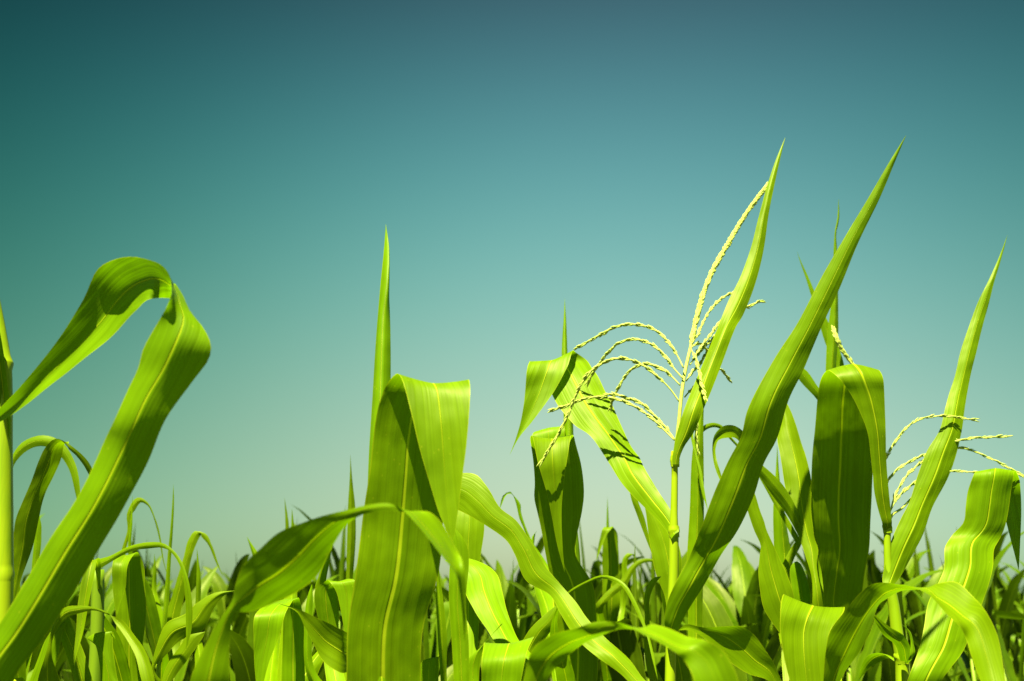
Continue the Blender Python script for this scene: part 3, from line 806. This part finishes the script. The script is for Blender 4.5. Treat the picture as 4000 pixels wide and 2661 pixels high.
rows = []
y = 2.8
while y < 11.4:
    rows.append(y)
    y += .56 + .012 * y
spots = []
for ri, y in enumerate(rows):
    half = .54 * y + .25
    n = max(3, int(2 * half / (.34 + .022 * y)))
    for i in range(n):
        x = -half + 2 * half * (i + .5) / n + rng.uniform(-.13, .13)
        spots.append((x, y + rng.uniform(-.22, .22), ri))
spots.sort(key=lambda s: s[1])
seen = {}
for i, (x, y, ri) in enumerate(spots):
    k = rng.randrange(len(protos))
    st = protos[k][0]
    rz, sc = rng.uniform(0, 6.28), rng.uniform(.93, 1.09)
    if y < 4.6:
        sc = .87 + .1 * (sc - .93) / .16 + .02 * (y - 2.8)
    px = project_x(x, y)
    if y < 7.5:
        near = min(LAND, key=lambda l: abs(l[0] - px))
        side = 'left of' if px < near[0] - 40 else ('right of' if px > near[0] + 40 else 'behind')
        lab = f'corn plant {LOOK[st]}, {["first", "second", "third", "fourth", "fifth", "sixth", "seventh"][min(ri, 6)]} row back {side} {near[1]}'
        c = seen[lab] = seen.get(lab, 0) + 1
        if c > 1:
            lab = lab.replace('corn plant', ['', '', 'slightly farther corn plant', 'still farther corn plant', 'rearmost corn plant'][min(c, 4)])
        root = thing('corn_plant', (x, y, 0), lab, 'corn plants in the rows behind')
        root.rotation_euler = (rng.uniform(-.05, .05), rng.uniform(-.05, .05), rz)
        root.scale = (sc, sc, sc)
        for nm, data in proto_data[k]:
            o = bpy.data.objects.new(nm, data)
            o.parent = root
            col.objects.link(o)
    else:
        o = bpy.data.objects.new('corn_plant', proto_joined[k])
        o.location = (x, y, 0)
        o.rotation_euler = (rng.uniform(-.05, .05), rng.uniform(-.05, .05), rz)
        o.scale = (sc, sc, sc)
        o['label'] = 'tiny blurred corn plant in the far crowded rows near the horizon'
        o['category'] = 'corn plant'
        o['group'] = 'small far corn plants near the horizon'
        col.objects.link(o)

# the far field, one green mass to the horizon
low = []
for st, h, meshes, spec in protos[:6]:
    VV, FF, UU, MM, b = [], [], [], [], 0
    for j, ((L, Rr), cam_, ruf) in enumerate(spec):
        V, F_, UV, ME = blade_arrays(L, Rr, 8, 3, cam_, 0, j)
        VV.append(V)
        FF.append(np.asarray(F_) + b)
        UU.append(UV)
        MM.append(ME)
        b += len(V)
    low.append((np.concatenate(VV), np.concatenate(FF), np.concatenate(UU), np.concatenate(MM)))
AV, AF, AU, AM, base = [], [], [], [], 0
y = 11.7
while y < 85:
    half = .6 * y + 3
    stp = .44 + .016 * (y - 12)
    x = -half
    while x < half:
        V, F_, UV, ME = low[rng.randrange(len(low))]
        a, sc = rng.uniform(0, 6.28), rng.uniform(.9, 1.1)
        c, s = math.cos(a) * sc, math.sin(a) * sc
        W_ = np.stack([V[:, 0] * c - V[:, 1] * s + x + rng.uniform(-.15, .15), V[:, 0] * s + V[:, 1] * c + y + rng.uniform(-.25, .25), V[:, 2] * sc], 1)
        AV.append(W_)
        AF.append(F_ + base)
        AU.append(UV)
        AM.append(ME)
        base += len(V)
        x += stp
    y += .6 + .03 * (y - 13)
AV, AF, AU, AM = np.concatenate(AV), np.concatenate(AF), np.concatenate(AU), np.concatenate(AM)
me = bpy.data.meshes.new('far_corn_field')
me.vertices.add(len(AV))
me.vertices.foreach_set('co', AV.astype(np.float32).ravel())
me.loops.add(AF.size)
me.loops.foreach_set('vertex_index', AF.astype(np.int32).ravel())
me.polygons.add(len(AF))
me.polygons.foreach_set('loop_start', np.arange(0, AF.size, 4, dtype=np.int32))
me.polygons.foreach_set('loop_total', np.full(len(AF), 4, dtype=np.int32))
for nm, arr in (('uv', AU), ('metres', AM)):
    l = me.uv_layers.new(name=nm)
    l.data.foreach_set('uv', arr.astype(np.float32)[AF.ravel()].ravel())
me.update(calc_edges=True)
me.validate()
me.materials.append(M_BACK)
fo = bpy.data.objects.new('far_corn_field', me)
fo['label'] = 'far mass of corn running to the horizon'
fo['category'] = 'corn field'
fo['kind'] = 'stuff'
col.objects.link(fo)

# ground
g = bpy.data.meshes.new('ground')
g.from_pydata([(-900, -60, 0), (900, -60, 0), (900, 1500, 0), (-900, 1500, 0)], [], [(0, 1, 2, 3)])
g.materials.append(M_SOIL)
go = bpy.data.objects.new('ground', g)
go['kind'] = 'structure'
go['label'] = 'dark soil under the corn rows'
go['category'] = 'ground'
col.objects.link(go)

# ------------------------------------------------------------------ light
SUN_EL, SUN_AZ = R(66), R(-24)     # high behind the camera, a little to the left
sd = bpy.data.lights.new('sun', 'SUN')
sd.energy = 5.0
sd.angle = R(.5)
sd.color = (1, .95, .64)
so = bpy.data.objects.new('sun', sd)
v = Vector((math.sin(SUN_AZ) * math.cos(SUN_EL), -math.cos(SUN_AZ) * math.cos(SUN_EL), math.sin(SUN_EL)))
so.rotation_euler = v.to_track_quat('Z', 'Y').to_euler()
col.objects.link(so)

w = bpy.data.worlds.new('World')
scene.world = w
w.use_nodes = True
nt = w.node_tree
nt.nodes.clear()
out = nd(nt, 'ShaderNodeOutputWorld')
bg = nd(nt, 'ShaderNodeBackground')
sky = nd(nt, 'ShaderNodeTexSky', sky_type='NISHITA')
sky.sun_disc = False
sky.sun_elevation = SUN_EL
sky.sun_rotation = math.atan2(v.x, v.y)
bg.inputs['Strength'].default_value = .075
SKY_TINT = True
# grade and vignette put into the sky colour: per channel, by height and bearing
SKYFIT = [(-1.4770, 7.4405, -22.9936, 13.7130, 0.5647, -2.2189, 1.7928, -10.0148), (-1.2409, 2.7848, 2.1266, -14.3670, 0.2951, -0.6617, 0.9902, -7.4729), (-1.4711, -0.4708, 10.6543, -19.8660, 0.5367, -0.9873, 0.6687, -7.0376)]
gc = nd(nt, 'ShaderNodeTexCoord')
sp = nd(nt, 'ShaderNodeSeparateXYZ')
nt.links.new(gc.outputs['Generated'], sp.inputs[0])
src = sky.outputs[0]
if SKY_TINT:
    zc = mth(nt, 'MINIMUM', mth(nt, 'MAXIMUM', sp.outputs[2], -.03), .6)
    xc = mth(nt, 'MINIMUM', mth(nt, 'MAXIMUM', sp.outputs[0], -.48), .48)
    chans = []
    for co in SKYFIT:
        e = mth(nt, 'MULTIPLY_ADD', zc, co[3], co[2])
        e = mth(nt, 'MULTIPLY_ADD', zc, e, co[1])
        e = mth(nt, 'MULTIPLY_ADD', zc, e, co[0])
        f = mth(nt, 'MULTIPLY_ADD', xc, mth(nt, 'MULTIPLY_ADD', zc, co[7], co[5]), mth(nt, 'MULTIPLY_ADD', zc, co[6], co[4]))
        e = mth(nt, 'MULTIPLY_ADD', xc, f, e)
        chans.append(mth(nt, 'EXPONENT', e))
    src = mixc(nt, 1.0, src, comb(nt, *chans), 'MULTIPLY')
nt.links.new(src, bg.inputs['Color'])
nt.links.new(bg.outputs[0], out.inputs[0])

scene.view_settings.view_transform = 'Standard'
scene.view_settings.look = 'None'
scene.view_settings.gamma = 1
scene.view_settings.exposure = 2.25
